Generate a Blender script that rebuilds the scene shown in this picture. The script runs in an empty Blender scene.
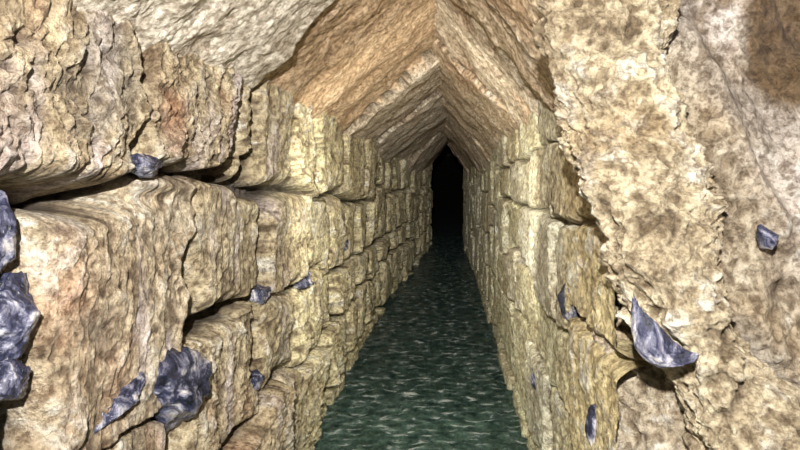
import bpy, numpy as np, math, random
from mathutils import Vector
EYE=1.0
# ---------------------------------------------------------------- noise
_r=np.random.RandomState(7)
PERM=_r.permutation(256).astype(np.int32); PERM=np.concatenate([PERM,PERM,PERM])
G=_r.normal(size=(256,3)).astype(np.float32); G/=np.linalg.norm(G,axis=1)[:,None]
def noise(p,seed=0):
    p=p.astype(np.float32)+seed*17.31
    i=np.floor(p).astype(np.int32); f=p-i
    u=f*f*f*(f*(f*6-15)+10); i&=255
    out=np.zeros(len(p),np.float32)
    for a in (0,1):
        wa=u[:,0] if a else 1-u[:,0]; ha=PERM[i[:,0]+a]
        for b in (0,1):
            wb=wa*(u[:,1] if b else 1-u[:,1]); hb=PERM[ha+i[:,1]+b]
            for c in (0,1):
                w=wb*(u[:,2] if c else 1-u[:,2]); g=G[PERM[hb+((i[:,2]+c)&255)]&255]
                out+=w*(g[:,0]*(f[:,0]-a)+g[:,1]*(f[:,1]-b)+g[:,2]*(f[:,2]-c))
    return out*1.6
def fbm(p,octv=4,seed=0,gain=.5,ridge=False):
    s=0;a=1;t=0
    for o in range(octv):
        n=noise(p*(2.07**o),seed+o*3)
        if ridge: n=1-2*np.abs(n)
        s=s+a*n; t+=a; a*=gain
    return s/t
def sm(a,b,x):
    t=np.clip((x-a)/(b-a),0,1); return t*t*(3-2*t)
def mixc(c,d,t):
    return c*(1-t[:,None])+np.asarray(d,np.float32)[None,:]*t[:,None]
def crust(P,seed,stretch=(1,1,1)):
    st=np.array(stretch)
    w=np.stack([noise(P*7,seed),noise(P*7,seed+1),noise(P*7,seed+2)],1)*.035
    Pw=(P+w)*st
    a=fbm(Pw*12,5,seed+3,.62); b=fbm(Pw*21,4,seed+4,.55,True)
    k=sm(-.35,.35,noise(P*4.5,seed+5)); pit=sm(.12,.5,noise(Pw*38,seed+6)); pit2=sm(.2,.5,noise(Pw*75,seed+8))
    f=noise(Pw*95,seed+7)
    h=a*.026+(b-.2)*.013*(.25+.75*k)-pit*.008*(1-k*.5)-pit2*.0035+f*.0018
    return h,np.clip(a*1.3+(b-.2)*.5*k-pit*.5-pit2*.3+f*.15,-1,1)
# ---------------------------------------------------------------- mesh from grid
def grid_mesh(name,V,n,m,col,mat,flip=False):
    me=bpy.data.meshes.new(name)
    idx=np.arange(n*m).reshape(n,m)
    q=np.stack([idx[:-1,:-1],idx[1:,:-1],idx[1:,1:],idx[:-1,1:]],-1).reshape(-1,4)
    if flip:q=q[:,::-1]
    me.vertices.add(n*m); me.vertices.foreach_set('co',V.astype(np.float32).ravel())
    nf=len(q); me.loops.add(nf*4); me.loops.foreach_set('vertex_index',q.astype(np.int32).ravel())
    me.polygons.add(nf); me.polygons.foreach_set('loop_start',np.arange(0,nf*4,4,dtype=np.int32))
    me.polygons.foreach_set('use_smooth',np.ones(nf,bool))
    me.update(calc_edges=True)
    a=me.color_attributes.new('Col','FLOAT_COLOR','POINT')
    a.data.foreach_set('color',np.concatenate([col,np.ones((n*m,1))],1).astype(np.float32).ravel())
    me.materials.append(mat)
    ob=bpy.data.objects.new(name,me); bpy.context.collection.objects.link(ob); return ob
YEND=38
def adapt(y0,y1,k=1/330.,lo=.0028,hi=.028):
    ys=[y0]
    while ys[-1]<y1:
        y=ys[-1]; ys.append(y+min(max(y*y*k,lo) if y>.35 else .012,hi if y<12 else .2))
    return np.array(ys)
# tunnel plan: passage narrows to a doorway at 10.5 m, then an invented wide chamber keeps the opening black
LX=lambda y:np.interp(y,[-1,5,5.9,6.1,8,10.5,10.6,50],[-.53,-.53,-.51,-.47,-.385,-.30,-1.5,-1.5])
RX=lambda y:np.interp(y,[-1,7,10.5,10.6,50],[.305,.305,.28,1.5,1.5])
UP=lambda y:np.interp(y,[0,8,10.5,10.6,50],[0,0,.12,1.5,1.5])
# ---------------------------------------------------------------- materials
def nodes(name):
    m=bpy.data.materials.new(name); m.use_nodes=True; nt=m.node_tree
    return m,nt,nt.nodes['Principled BSDF']
def stone_mat(name,rough=(.4,.8),bump=.5,spec=.35):
    m,nt,b=nodes(name); N=nt.nodes;L=nt.links
    at=N.new('ShaderNodeAttribute'); at.attribute_name='Col'
    tc=N.new('ShaderNodeTexCoord')
    n1=N.new('ShaderNodeTexNoise'); n1.inputs['Scale'].default_value=60; n1.inputs['Detail'].default_value=8; n1.inputs['Roughness'].default_value=.75
    n2=N.new('ShaderNodeTexNoise'); n2.inputs['Scale'].default_value=210; n2.inputs['Detail'].default_value=5
    n3=N.new('ShaderNodeTexNoise'); n3.inputs['Scale'].default_value=6; n3.inputs['Detail'].default_value=10; n3.inputs['Roughness'].default_value=.78; n3.inputs['Distortion'].default_value=.6
    for n in(n1,n2,n3): L.new(tc.outputs['Object'],n.inputs['Vector'])
    r=N.new('ShaderNodeValToRGB'); r.color_ramp.elements[0].position=.40; r.color_ramp.elements[0].color=(.25,.19,.13,1)
    r.color_ramp.elements[1].position=.57; r.color_ramp.elements[1].color=(1.2,1.2,1.18,1)
    L.new(n1.outputs['Fac'],r.inputs['Fac'])
    r3=N.new('ShaderNodeValToRGB'); r3.color_ramp.elements[0].position=.40; r3.color_ramp.elements[0].color=(.47,.38,.28,1)
    r3.color_ramp.elements[1].position=.55; r3.color_ramp.elements[1].color=(1.15,1.15,1.13,1)
    L.new(n3.outputs['Fac'],r3.inputs['Fac'])
    mx=N.new('ShaderNodeMix'); mx.data_type='RGBA'; mx.blend_type='MULTIPLY'; mx.inputs['Factor'].default_value=.8
    L.new(at.outputs['Color'],mx.inputs['A']); L.new(r.outputs['Color'],mx.inputs['B'])
    mx2=N.new('ShaderNodeMix'); mx2.data_type='RGBA'; mx2.blend_type='MULTIPLY'; mx2.inputs['Factor'].default_value=.6
    L.new(mx.outputs['Result'],mx2.inputs['A']); L.new(r3.outputs['Color'],mx2.inputs['B'])
    L.new(mx2.outputs['Result'],b.inputs['Base Color'])
    ad=N.new('ShaderNodeMath'); ad.operation='MULTIPLY_ADD'; ad.inputs[1].default_value=.4
    L.new(n2.outputs['Fac'],ad.inputs[0]); L.new(n1.outputs['Fac'],ad.inputs[2])
    bp=N.new('ShaderNodeBump'); bp.inputs['Strength'].default_value=bump; bp.inputs['Distance'].default_value=.02
    L.new(ad.outputs[0],bp.inputs['Height']); L.new(bp.outputs['Normal'],b.inputs['Normal'])
    mr=N.new('ShaderNodeMapRange'); mr.inputs['From Min'].default_value=.35; mr.inputs['From Max'].default_value=.65
    mr.inputs['To Min'].default_value=rough[1]; mr.inputs['To Max'].default_value=rough[0]
    L.new(n3.outputs['Fac'],mr.inputs['Value']); L.new(mr.outputs['Result'],b.inputs['Roughness'])
    b.inputs['Specular IOR Level'].default_value=spec
    return m
M_wall=stone_mat('limestone_masonry',(.33,.75),1.,.5)
M_roof=stone_mat('sandstone_slab',(.55,.85),.5,.25)
M_rock=stone_mat('calcite_crusted_rock',(.32,.75),1.,.5)
def flint_mat():
    m,nt,b=nodes('dark_flint');N=nt.nodes;L=nt.links
    tc=N.new('ShaderNodeTexCoord'); n=N.new('ShaderNodeTexNoise'); n.inputs['Scale'].default_value=18; n.inputs['Detail'].default_value=9; n.inputs['Roughness'].default_value=.7; n.inputs['Distortion'].default_value=.8
    L.new(tc.outputs['Object'],n.inputs['Vector'])
    r=N.new('ShaderNodeValToRGB'); e=r.color_ramp.elements
    e[0].position=.38; e[0].color=(.008,.009,.016,1); e[1].position=.64; e[1].color=(.60,.56,.52,1)
    k=e.new(.48); k.color=(.035,.038,.075,1)
    k=e.new(.55); k.color=(.19,.19,.25,1)
    L.new(n.outputs['Fac'],r.inputs['Fac']); L.new(r.outputs['Color'],b.inputs['Base Color'])
    bp=N.new('ShaderNodeBump'); bp.inputs['Strength'].default_value=.6; bp.inputs['Distance'].default_value=.012
    L.new(n.outputs['Fac'],bp.inputs['Height']); L.new(bp.outputs['Normal'],b.inputs['Normal'])
    b.inputs['Roughness'].default_value=.2
    return m
M_flint=flint_mat()
# ---------------------------------------------------------------- masonry
def blocks(s,z,P,bounds,joints,seed,R=.045,J=.075,wob=.02,OFF=.03,TS=.08,TZ=.12,GAP=.006,VG=1.):
    rs=np.random.RandomState(seed)
    w1=fbm(P*2.6,3,seed)*wob*2.2+noise(P*14,seed+5)*wob*.7+noise(P*32,seed+7)*wob*.3; w2=fbm(P*2.3,3,seed+9)*wob*1.9+noise(P*15,seed+6)*wob*.6
    s2=s+w1; z2=z+w2
    rv=np.clip(.9+fbm(P*5,2,seed+12)*2.2,.3,2.)
    gv=np.clip(.9+fbm(P*3.5,3,seed+15)*3.5,.15,2.8)*GAP
    H=np.full(len(s),-J,np.float32); E=np.zeros(len(s),np.float32); T=np.zeros((len(s),4),np.float32); C=np.zeros(len(s),np.int32)
    bz=[]
    for b in bounds:
        if isinstance(b,(int,float)): b=(b,[])
        base,pts=b
        xs=[-2.];vs=[base]
        for x,v in pts: xs+= [x-.02,x+.02]; vs+=[vs[-1],v]
        x=max(xs[-1],2.2) if pts else (.3)
        while x<14:
            v=base+rs.uniform(-.07,.07); xs+=[x+.2,x+.23]; vs+=[vs[-1],v]; x+=rs.uniform(.4,1.0)
        bz.append(np.interp(s2,xs,vs))
    for ci,js in enumerate(joints):
        js=np.array(js); mk=(z2>=bz[ci])&(z2<bz[ci+1])
        ss=s2[mk]; zz=z2[mk]; z0=bz[ci][mk]; z1=bz[ci+1][mk]
        zc=np.minimum((z0+z1)/2,z0+.18)
        tl=(np.arange(len(js)+1)*7919%13/13.-.5)*.3
        k=np.clip(np.searchsorted(js,ss)-1,0,len(js)-2)
        sk=ss+(zz-zc)*tl[k]
        k=np.clip(np.searchsorted(js,sk)-1,0,len(js)-2); ss=sk
        r=rs.rand(len(js),6)
        a=js[k];b=js[k+1]
        es=np.minimum(ss-a,b-ss); ez=np.minimum(zz-z0,z1-zz)
        wide=1+.45*np.clip(s[mk]-1,0,4)
        es=np.maximum(es-gv[mk]*VG*wide,0)*.8/np.sqrt(wide); ez=np.maximum(ez-gv[mk]*.8,0)
        rr=R*(.6+.8*r[k,5])*rv[mk]
        dx=np.maximum(rr-es,0);dz=np.maximum(rr-ez,0)
        d=np.clip(rr-np.sqrt(dx*dx+dz*dz),0,None)
        t=np.clip(d/rr,0,1); prof=np.sqrt(1-(1-t)**2)
        off=(r[k,0]-.5)*OFF
        cs=np.clip(ss-(a+b)/2,-.4,.4); cz=np.clip(zz-zc,-.2,.2)
        off=off+cs*(r[k,1]-.5)*TS+cz*(r[k,2]-.5)*TZ
        H[mk]=-J+prof*(J+off); E[mk]=t; T[mk]=r[k,:4]; C[mk]=ci
    return H,E,T,C
def rand_js(pre,lo,hi,rs):
    js=list(pre)
    while js[-1]<YEND+2: js.append(js[-1]+rs.uniform(lo,hi))
    return js
rs=np.random.RandomState(3)
# ---- left wall
ys=adapt(-.9,YEND); zs=np.linspace(-.12,1.46,640)
n,m=len(ys),len(zs)
Y,Z=np.meshgrid(ys,zs,indexing='ij'); Y=Y.ravel();Z=Z.ravel()
Z=np.where(Z>1.2,1.2+(Z-1.2)*(1+UP(Y)*5),Z)
X=LX(Y); P=np.stack([X,Y,Z],1)
BL=[-.4,.05,(.38,[(1.13,.36),(1.62,.40),(2.0,.34)]),(.60,[(.735,.57),(1.16,.70),(1.67,.665),(2.12,.69)]),
    (.99,[(.985,1.045),(1.43,1.02),(1.6,.995),(2.2,.965)]),(1.42,[(1.43,1.40),(2.88,1.42)]),9.9]
JL=[rand_js([-1],.4,.7,rs),
    rand_js([-1,.3,.9,1.4,1.85,2.45,3.0],.25,.7,rs),
    rand_js([-1,.2,.8,1.13,1.62,2.0,2.63,3.2],.25,.6,rs),
    rand_js([-1,.15,.735,1.2,1.67,2.12,2.5,2.88,3.3],.25,.7,rs),
    rand_js([-1,.3,.985,1.43,1.57,1.95,2.3,2.88,3.5],.25,.6,rs),
    rand_js([-1,.6,1.3,1.9],.35,.6,rs)]
H,E,T,C=blocks(Y,Z,P,BL,JL,11,R=.034,J=.115,OFF=.045,GAP=.010,VG=1.6)
big=fbm(P*4.5,3,1); ch,det=crust(P,101,(1,1.25,.75))
flute=fbm(P*np.array([5,26,4]),3,6,.5,True)
rough=.4+.7*sm(.1,.9,T[:,3]); rough=np.where((C==3)&(Y>.735)&(Y<1.2),.5,rough); rough=np.where((C==4)&(Y<1.43),1.2,rough)
H=H+big*.02+ch*rough+flute*.008*sm(1.1,.5,rough)
H-=.03*sm(1.3,1.1,Y)*sm(1.03,.97,Z)
H-=np.exp(-((Y-.78)/.25)**2-((Z-.99)/.022)**2)*.08
H-=np.exp(-((Y-.72)/.04)**2-((Z-.86)/.12)**2)*.07
col=np.zeros((len(Y),3),np.float32)+np.array([.72,.61,.42])
col=mixc(col,[.80,.67,.52],sm(.5,.9,T[:,0])*.8)
col=mixc(col,[.56,.40,.24],sm(.6,1,T[:,1])*.6)
col=mixc(col,[.90,.83,.52],sm(1.2,2.4,Y)*.8)
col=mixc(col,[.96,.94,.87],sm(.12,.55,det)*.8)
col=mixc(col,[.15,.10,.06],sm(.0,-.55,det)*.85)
def blob(y,z,ry,rz): return np.exp(-((Y-y)/ry)**2-((Z-z)/rz)**2)
wv=.6+fbm(P*9,3,22)*1.6
stain=sm(.15,.45,fbm(P*np.array([3,6,2.2]),4,21))*sm(2.5,1.5,Y)*.45
stain=np.clip(stain+wv*(blob(1.06,1.12,.07,.09)+.6*blob(.80,.80,.05,.16)+.5*blob(.93,.68,.05,.12)),0,.8)
col=mixc(col,[.60,.33,.20],stain)
st2=sm(.05,.35,fbm(P*np.array([3,8,2.]),3,27)); col=mixc(col,[.80,.71,.72],st2*.75*sm(2.2,1.4,Y))
gy=sm(.1,.4,fbm(P*4,3,29)); col=mixc(col,[.45,.43,.37],gy*.4)
col=mixc(col,[.05,.038,.03],sm(.28,.0,E)*.9)
col=mixc(col,[.50,.48,.26],sm(.35,.0,Z)*.4)
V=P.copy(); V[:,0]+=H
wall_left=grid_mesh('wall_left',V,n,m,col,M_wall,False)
# ---- right wall
ys=adapt(.98,YEND,1/200.,.004); zs=np.linspace(-.12,1.42,520)
n,m=len(ys),len(zs)
Y,Z=np.meshgrid(ys,zs,indexing='ij'); Y=Y.ravel();Z=Z.ravel()
Z=np.where(Z>1.1,1.1+(Z-1.1)*(1+UP(Y)*5),Z)
X=RX(Y); P=np.stack([X,Y,Z],1)
BR=[-.4,.12,.40,(.70,[(1.4,.62),(1.9,.70)]),.95,1.12,9.6]
JR=[rand_js([-1,.9],.4,.7,rs),rand_js([-1,.8,1.7,2.2],.4,.7,rs),rand_js([-1,.6,1.38,2.0],.35,.7,rs),
    rand_js([-1,.9,1.55,2.4],.35,.7,rs),rand_js([-1,.7,1.6,2.1],.35,.7,rs),rand_js([-1,.7,1.45,1.9],.4,.8,rs)]
H,E,T,C=blocks(Y,Z,P,BR,JR,12,R=.026,J=.055,OFF=.022,TS=.05,TZ=.08)
big=fbm(P*5,3,31); ch,det=crust(P,131,(1,1.2,.8))
H=H+big*.012+ch*.55
col=np.zeros((len(Y),3),np.float32)+np.array([.96,.92,.63])
col=mixc(col,[.97,.95,.80],sm(.3,1,T[:,0])*.7)
col=mixc(col,[.80,.64,.30],sm(1.6,1.3,Y)*.75)
col=mixc(col,[.78,.64,.40],sm(.6,1,T[:,1])*.4)
col=mixc(col,[.97,.97,.90],sm(.15,.6,det)*.8)
col=mixc(col,[.26,.18,.08],sm(-.0,-.6,det)*.5)
col=mixc(col,[.16,.12,.07],sm(.25,.0,E)*.5)
col=mixc(col,[.50,.50,.26],sm(.35,.0,Z)*.4)
V=P.copy(); V[:,0]-=H
wall_right=grid_mesh('wall_right',V,n,m,col,M_wall,True)
# ---------------------------------------------------------------- gabled ceiling of leaning slabs
def roof(side,y0,cells,seed,name,offs):
    ys=adapt(y0,YEND,1/300.,.004); ts=np.linspace(-.05,1.04,300)
    n,m=len(ys),len(ts)
    Y,Tt=np.meshgrid(ys,ts,indexing='ij');Y=Y.ravel();Tt=Tt.ravel()
    rx=np.interp(Y,[0,4,10,30],[-.05,-.05,0,0]); rz=1.72+UP(Y)
    ex=(LX(Y)-.07) if side<0 else RX(Y)+.065
    ez=(1.27 if side<0 else 1.20)+UP(Y)*1.4
    X=ex+(rx-ex)*Tt; Z=ez+(rz-ez)*Tt
    nx=(rz-ez);nz=-(rx-ex)*(1 if side<0 else -1); L=np.sqrt(nx*nx+nz*nz)
    nx=nx/L*(-side); nz=-np.abs(nz/L)
    P=np.stack([X,Y,Z],1)
    js=np.array(cells); r=np.random.RandomState(seed).rand(len(js)+2,6)
    y2=Y+fbm(P*1.8,3,seed)*.20+noise(P*11,seed)*.015+(Tt-.5)*(.16 if side<0 else -.2)
    k=np.clip(np.searchsorted(js,y2)-1,0,len(js)-2)
    e=np.minimum(y2-js[k],js[k+1]-y2)-.005; t=np.clip(e/.018,0,1); prof=np.sqrt(1-(1-t)**2)
    o=(r[k,0]-.5)*.05
    for q,v in offs.items(): o=np.where(k==q,v,o)
    o=o+(y2-(js[k]+js[k+1])/2)*(r[k,1]-.5)*.05+(Tt-.5)*(r[k,2]-.5)*.16
    G2=np.stack([Y*22+Tt*3,Tt*3.,Tt*0+seed],1)
    big=fbm(P*5,3,seed+1); gr=fbm(G2,4,seed+2,.55); mid=fbm(P*20,4,seed+3,.55); fin=noise(P*80,seed)
    ch,dt=crust(P,seed+40)
    H=-.05+prof*(.05+o)+big*.026+gr*.005+mid*.003+ch*.25+fin*.0008
    c=np.zeros((len(Y),3),np.float32)+np.array([.72,.58,.42])
    c=mixc(c,[.80,.72,.60],sm(.3,1,r[k,3])*.9)
    c=mixc(c,[.62,.45,.29],sm(.5,1,r[k,4])*.6)
    c=mixc(c,[.93,.88,.80],sm(.05,.6,gr*.6+dt*.8)*.6)
    c=mixc(c,[.22,.15,.09],sm(.0,-.6,gr*.6+dt*.8)*.6)
    c=mixc(c,[.50,.31,.18],sm(.05,.4,fbm(P*3.,3,seed+7))*.45)
    if side<0:
        c=mixc(c,[.78,.73,.65],(k<=1)*.85); c=mixc(c,[.66,.46,.29],(k==2)*.6)
    c=mixc(c,[.06,.045,.035],sm(.7,.0,t)*.85)
    V=P.copy(); V[:,0]+=nx*H; V[:,2]+=nz*H
    return grid_mesh(name,V,n,m,c,M_roof,side>0)
rr=random.Random(5)
def cl(pre):
    while pre[-1]<YEND+2: pre.append(pre[-1]+rr.uniform(.9,2.0))
    return pre
ceil=bpy.data.objects.new('ceiling',None); bpy.context.collection.objects.link(ceil)
a=roof(-1,.15,cl([-1,.5,1.5,2.9,3.8,5.1,6.2]),51,'slabs_left',{1:.045,2:0,3:.03,4:.05,5:.02,6:.05})
b=roof(1,1.05,cl([-1,.9,1.75,2.5,4.2,5.6]),61,'slabs_right',{1:.02,2:.0,3:.02,4:.035,5:.01})
a.parent=ceil;b.parent=ceil
# far end wall: darkness of the distance painted as near-black colour
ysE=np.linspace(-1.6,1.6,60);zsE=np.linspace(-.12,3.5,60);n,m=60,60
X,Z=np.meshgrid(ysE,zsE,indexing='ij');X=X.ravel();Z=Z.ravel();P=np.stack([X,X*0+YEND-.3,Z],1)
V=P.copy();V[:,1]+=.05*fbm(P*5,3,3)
grid_mesh('wall_back',V,n,m,np.zeros((n*m,3))+np.array([.012,.011,.01]),stone_mat('rock_shade_black',(.8,.9),.3,.05))
# ---------------------------------------------------------------- right rock face (side of the access shaft)
pts=np.array([[.42,1.6],[.36,1.3],[.345,1.15],[.38,1.05],[.48,1.0],[.62,.97],[.8,.92],[1.0,.74],[1.08,.3],[1.1,-.8]])
seg=np.r_[0,np.cumsum(np.linalg.norm(np.diff(pts,axis=0),axis=1))]
ss=np.concatenate([np.arange(0,1.25,.003),np.arange(1.25,seg[-1],.01)])
def smooth_path(s):
    o=np.zeros((len(s),2))
    for d in np.linspace(-.07,.07,9): 
        o[:,0]+=np.interp(s+d,seg,pts[:,0]); o[:,1]+=np.interp(s+d,seg,pts[:,1])
    return o/9
pp=smooth_path(ss); tan=np.gradient(pp,axis=0); tan/=np.linalg.norm(tan,axis=1)[:,None]
nrm=np.stack([tan[:,1],-tan[:,0]],1)
if nrm[200,1]>0: nrm=-nrm
zs=np.linspace(-.12,1.75,620); n,m=len(ss),len(zs)
X=np.repeat(pp[:,0],m);Y=np.repeat(pp[:,1],m);Z=np.tile(zs,n)
NX=np.repeat(nrm[:,0],m);NY=np.repeat(nrm[:,1],m)
P=np.stack([X,Y,Z],1)
u=X+.42*Z; v=Z-.42*X
D=np.stack([u*8,v*2.0,Y*4],1)
dia=fbm(D,4,71,.55,True); lump=fbm(P*6,4,72,.55); ch,det=crust(P,171)
wav=noise(P*4,77)*.03
H=dia*.05+lump*.05+ch*.9
H=H+.07*np.exp(-((u+wav-1.14)/.035)**2)-.05*sm(.97,1.0,u+wav)-.08*sm(1.15,1.21,u+wav)
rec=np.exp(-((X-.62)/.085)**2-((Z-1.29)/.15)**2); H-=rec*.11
H-=.06*np.exp(-((X-.60)/.03)**2-((Z-.82)/.10)**2)
col=np.zeros((len(Y),3),np.float32)+np.array([.66,.57,.44])
col=mixc(col,[.76,.69,.70],sm(.9,1.1,u)*.85)
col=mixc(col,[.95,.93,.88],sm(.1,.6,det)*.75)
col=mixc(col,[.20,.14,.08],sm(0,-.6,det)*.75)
col=mixc(col,[.60,.46,.28],sm(.1,.4,noise(P*4,78))*.45)
col=mixc(col,[.46,.44,.44],sm(.1,.4,noise(P*5,79))*.5)
col=mixc(col,[.17,.105,.045],sm(.25,.5,rec+lump*.2)*.92)  # shade of the recess painted in, mixed with soil brown
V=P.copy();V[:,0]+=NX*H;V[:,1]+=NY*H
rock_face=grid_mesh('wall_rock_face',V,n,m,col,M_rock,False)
# ---------------------------------------------------------------- calcite buttress
cp=np.array([[.33,1.02,1.85],[.305,1.02,1.5],[.29,1.0,1.25],[.315,.97,1.05],[.36,.91,.88],[.42,.87,.72],[.50,.84,.52],[.58,.82,.28],[.65,.81,-.12]])
rad=np.array([.12,.11,.09,.088,.09,.09,.095,.10,.11])
tt=np.linspace(0,len(cp)-1,640); ci=np.stack([np.interp(tt,range(len(cp)),cp[:,i]) for i in range(3)],1)
ker=np.hanning(81);ker/=ker.sum()
for i in range(3): ci[:,i]=np.convolve(np.pad(ci[:,i],40,mode='reflect',reflect_type='odd'),ker,'valid')
ri=np.interp(tt,range(len(cp)),rad)
th=np.linspace(0,2*np.pi,320); n,m=len(tt),len(th)
dx=np.tile(np.cos(th),n);dy=np.tile(np.sin(th),n)
Pc=np.repeat(ci,m,axis=0);R=np.repeat(ri,m)
P=Pc.copy();P[:,0]+=dx*R;P[:,1]+=dy*R
lump=fbm(P*8,5,82,.6); big=noise(P*4.5,85); ch,det=crust(P,181)
H=big*.05+lump*.07+ch*1.15
V=P.copy();V[:,0]+=dx*H;V[:,1]+=dy*H;V[:,2]+=lump*.01
col=np.zeros((n*m,3),np.float32)+np.array([.75,.65,.47])
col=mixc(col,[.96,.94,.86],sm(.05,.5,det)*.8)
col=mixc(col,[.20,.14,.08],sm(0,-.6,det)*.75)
col=mixc(col,[.66,.50,.29],sm(.1,.5,noise(P*5,88))*.45)
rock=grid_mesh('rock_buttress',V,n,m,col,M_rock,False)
# ---------------------------------------------------------------- water
def across(y,k):
    l=LX(y)-.06; r_=np.where(y<1.15,1.05,RX(y)+.05); return l+(r_-l)*k
ys=adapt(-.9,YEND-.4,1/250.,.006,.02); ks=np.linspace(0,1,300); n,m=len(ys),len(ks)
Y,K=np.meshgrid(ys,ks,indexing='ij');Y=Y.ravel();K=K.ravel();X=across(Y,K)
P=np.stack([X,Y,Y*0],1)
W=fbm(P*np.array([6,11,1]),2,91,.5,True)*.010+noise(P*np.array([14,24,1]),92)*.0065+noise(P*np.array([30,46,1]),93)*.0025
m_,nt,bs=nodes('canal_water');N=nt.nodes;L=nt.links
tc=N.new('ShaderNodeTexCoord'); mp=N.new('ShaderNodeMapping'); mp.inputs['Scale'].default_value=(.6,1.3,1)
nz=N.new('ShaderNodeTexNoise'); nz.inputs['Scale'].default_value=22; nz.inputs['Detail'].default_value=7; nz.inputs['Roughness'].default_value=.6; nz.inputs['Distortion'].default_value=.5
L.new(tc.outputs['Object'],mp.inputs['Vector']);L.new(mp.outputs['Vector'],nz.inputs['Vector'])
r=N.new('ShaderNodeValToRGB'); r.color_ramp.elements[0].position=.44;r.color_ramp.elements[0].color=(.015,.042,.04,1)
r.color_ramp.elements[1].position=.69;r.color_ramp.elements[1].color=(.8,.86,.82,1)  # pale end paints ripple glints and caustics into the water colour
k=r.color_ramp.elements.new(.57);k.color=(.09,.15,.14,1)
L.new(nz.outputs['Fac'],r.inputs['Fac']);L.new(r.outputs['Color'],bs.inputs['Base Color'])
bp=N.new('ShaderNodeBump');bp.inputs['Strength'].default_value=.8;bp.inputs['Distance'].default_value=.014
L.new(nz.outputs['Fac'],bp.inputs['Height']);L.new(bp.outputs['Normal'],bs.inputs['Normal'])
bs.inputs['Roughness'].default_value=.03;bs.inputs['IOR'].default_value=1.36
tr=N.new('ShaderNodeBsdfTransparent');tr.inputs[0].default_value=(.68,.88,.84,1)
fr=N.new('ShaderNodeFresnel');fr.inputs['IOR'].default_value=1.33
mr=N.new('ShaderNodeMapRange');mr.inputs['From Min'].default_value=0;mr.inputs['From Max'].default_value=.5;mr.inputs['To Min'].default_value=.25;mr.inputs['To Max'].default_value=1
L.new(fr.outputs[0],mr.inputs['Value'])
ms=N.new('ShaderNodeMixShader');L.new(mr.outputs['Result'],ms.inputs[0]);L.new(tr.outputs[0],ms.inputs[1]);L.new(bs.outputs[0],ms.inputs[2])
L.new(ms.outputs[0],N['Material Output'].inputs['Surface'])
water=grid_mesh('canal_water',np.stack([X,Y,W],1),n,m,np.zeros((n*m,3))+.1,m_,True)
ysf=adapt(-.9,YEND-.35,1/200.,.008,.04);ks=np.linspace(0,1,220);n,m=len(ysf),len(ks)
Y,K=np.meshgrid(ysf,ks,indexing='ij');Y=Y.ravel();X=across(Y,K.ravel());P=np.stack([X,Y,Y*0],1)
pb=fbm(P*np.array([16,22,1]),2,95,.5,True)
c=np.zeros((n*m,3),np.float32)+np.array([.34,.38,.30]);c=mixc(c,[.95,.96,.88],sm(.3,.75,pb)*.9);c=mixc(c,[.05,.07,.055],sm(.25,-.2,pb))
grid_mesh('floor',np.stack([X,Y,-.085+.016*pb+.012*fbm(P*6,3,95)],1),n,m,c,M_rock,True)
# ---------------------------------------------------------------- flint nodules
import bmesh
def flint(loc,size,rot=(0,0,0),seed=0,bend=0.0):
    bm=bmesh.new(); bmesh.ops.create_icosphere(bm,subdivisions=6 if size[0]>.05 else 5,radius=1)
    co=np.array([v.co[:] for v in bm.verts]); r=np.random.RandomState(seed)
    for _ in range(22):
        d=r.normal(size=3);d/=np.linalg.norm(d);c=r.uniform(.5,.85)
        q=co@d; ex=np.maximum(q-c,0); co-=ex[:,None]*d[None,:]*.95
    am=.35 if not bend else .15
    co*=(1+am*fbm(co*1.5,4,seed)+.10*fbm(co*4,4,seed,.5,True))[:,None]
    if bend: co[:,2]*=1-.65*np.abs(np.clip(co[:,0],-1,1))**2
    co*=np.array(size)[None,:]
    co[:,2]+=bend*(co[:,0]/size[0])**2
    for v,c in zip(bm.verts,co): v.co=c
    me=bpy.data.meshes.new('flint_nodule');bm.to_mesh(me);bm.free()
    me.materials.append(M_flint)
    for p in me.polygons:p.use_smooth=True
    o=bpy.data.objects.new('flint_nodule',me);bpy.context.collection.objects.link(o)
    o.location=loc;o.rotation_euler=rot
R90=math.radians(90)
flint((-.585,1.15,.62),(.22,.08,.10),(0,.2,R90),1)
flint((-.56,.95,.645),(.08,.035,.025),(0,-.2,R90),2)
flint((-.60,.705,.94),(.05,.06,.09),(.2,0,R90),3)
flint((-.59,.735,.84),(.055,.055,.08),(.2,.4,R90),4)
flint((-.58,.72,.75),(.06,.045,.035),(.2,.5,R90),24)
flint((-.54,.985,1.045),(.07,.035,.022),(0,0,R90),6)
flint((-.56,1.67,.69),(.06,.035,.03),(0,0,R90),7)
flint((-.56,2.12,.655),(.09,.045,.04),(0,0,R90),8)
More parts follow.
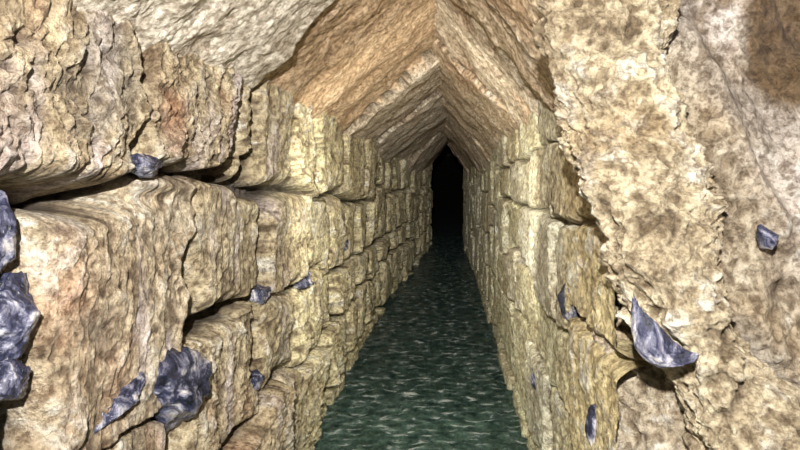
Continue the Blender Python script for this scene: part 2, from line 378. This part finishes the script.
flint((-.56,1.62,.45),(.05,.04,.04),(0,0,R90),19)
flint((-.55,2.88,.72),(.06,.045,.05),(0,0,R90),20)
flint((.31,1.42,.70),(.09,.03,.055),(0,.5,R90),9)
flint((.31,1.16,.52),(.035,.035,.06),(0,0,R90),10)
flint((.32,1.9,.35),(.05,.035,.06),(0,0,R90),11)
flint((.300,.795,.775),(.080,.024,.028),(0,.60,0),12,.05)
flint((.53,.93,.92),(.022,.03,.025),(0,0,0),13)
# ---------------------------------------------------------------- lights
def spot(name,loc,tgt,e,col,ang,rad,blend=.6,lin=False):
    l=bpy.data.lights.new(name,'SPOT');l.energy=e;l.color=col;l.spot_size=math.radians(ang);l.spot_blend=blend;l.shadow_soft_size=rad
    if lin:
        l.use_nodes=True;N=l.node_tree.nodes;em=N.get('Emission') or N.new('ShaderNodeEmission')
        f=N.new('ShaderNodeLightFalloff');f.inputs['Strength'].default_value=1
        l.node_tree.links.new(f.outputs['Linear'],em.inputs['Strength'])
    o=bpy.data.objects.new(name,l);bpy.context.collection.objects.link(o);o.location=loc
    o.rotation_euler=(Vector(tgt)-Vector(loc)).to_track_quat('-Z','Y').to_euler();return o
spot('phone_torch',(-.04,-.10,1.2),(-.05,3,1.0),140,(1,.97,.92),165,.012,.4,True)
spot('added_fill_spot',(-.12,1.6,1.0),(-.05,6,.7),34,(1,.97,.85),135,.05)  # unseen fill spot added to brighten the middle of the passage
w=bpy.data.worlds.new('World');bpy.context.scene.world=w;w.use_nodes=True
w.node_tree.nodes['Background'].inputs[0].default_value=(.95,.93,1,1);w.node_tree.nodes['Background'].inputs[1].default_value=.15
# ---------------------------------------------------------------- camera
cam=bpy.data.cameras.new('camera');co=bpy.data.objects.new('camera',cam);bpy.context.collection.objects.link(co)
co.location=(0,0,EYE);co.rotation_euler=(math.radians(90),0,0)
cam.sensor_width=36;cam.lens=560/800*36;cam.clip_start=.01
cam.shift_x=-48/800;cam.shift_y=-35/800
bpy.context.scene.camera=co
bpy.context.scene.view_settings.view_transform='Standard'
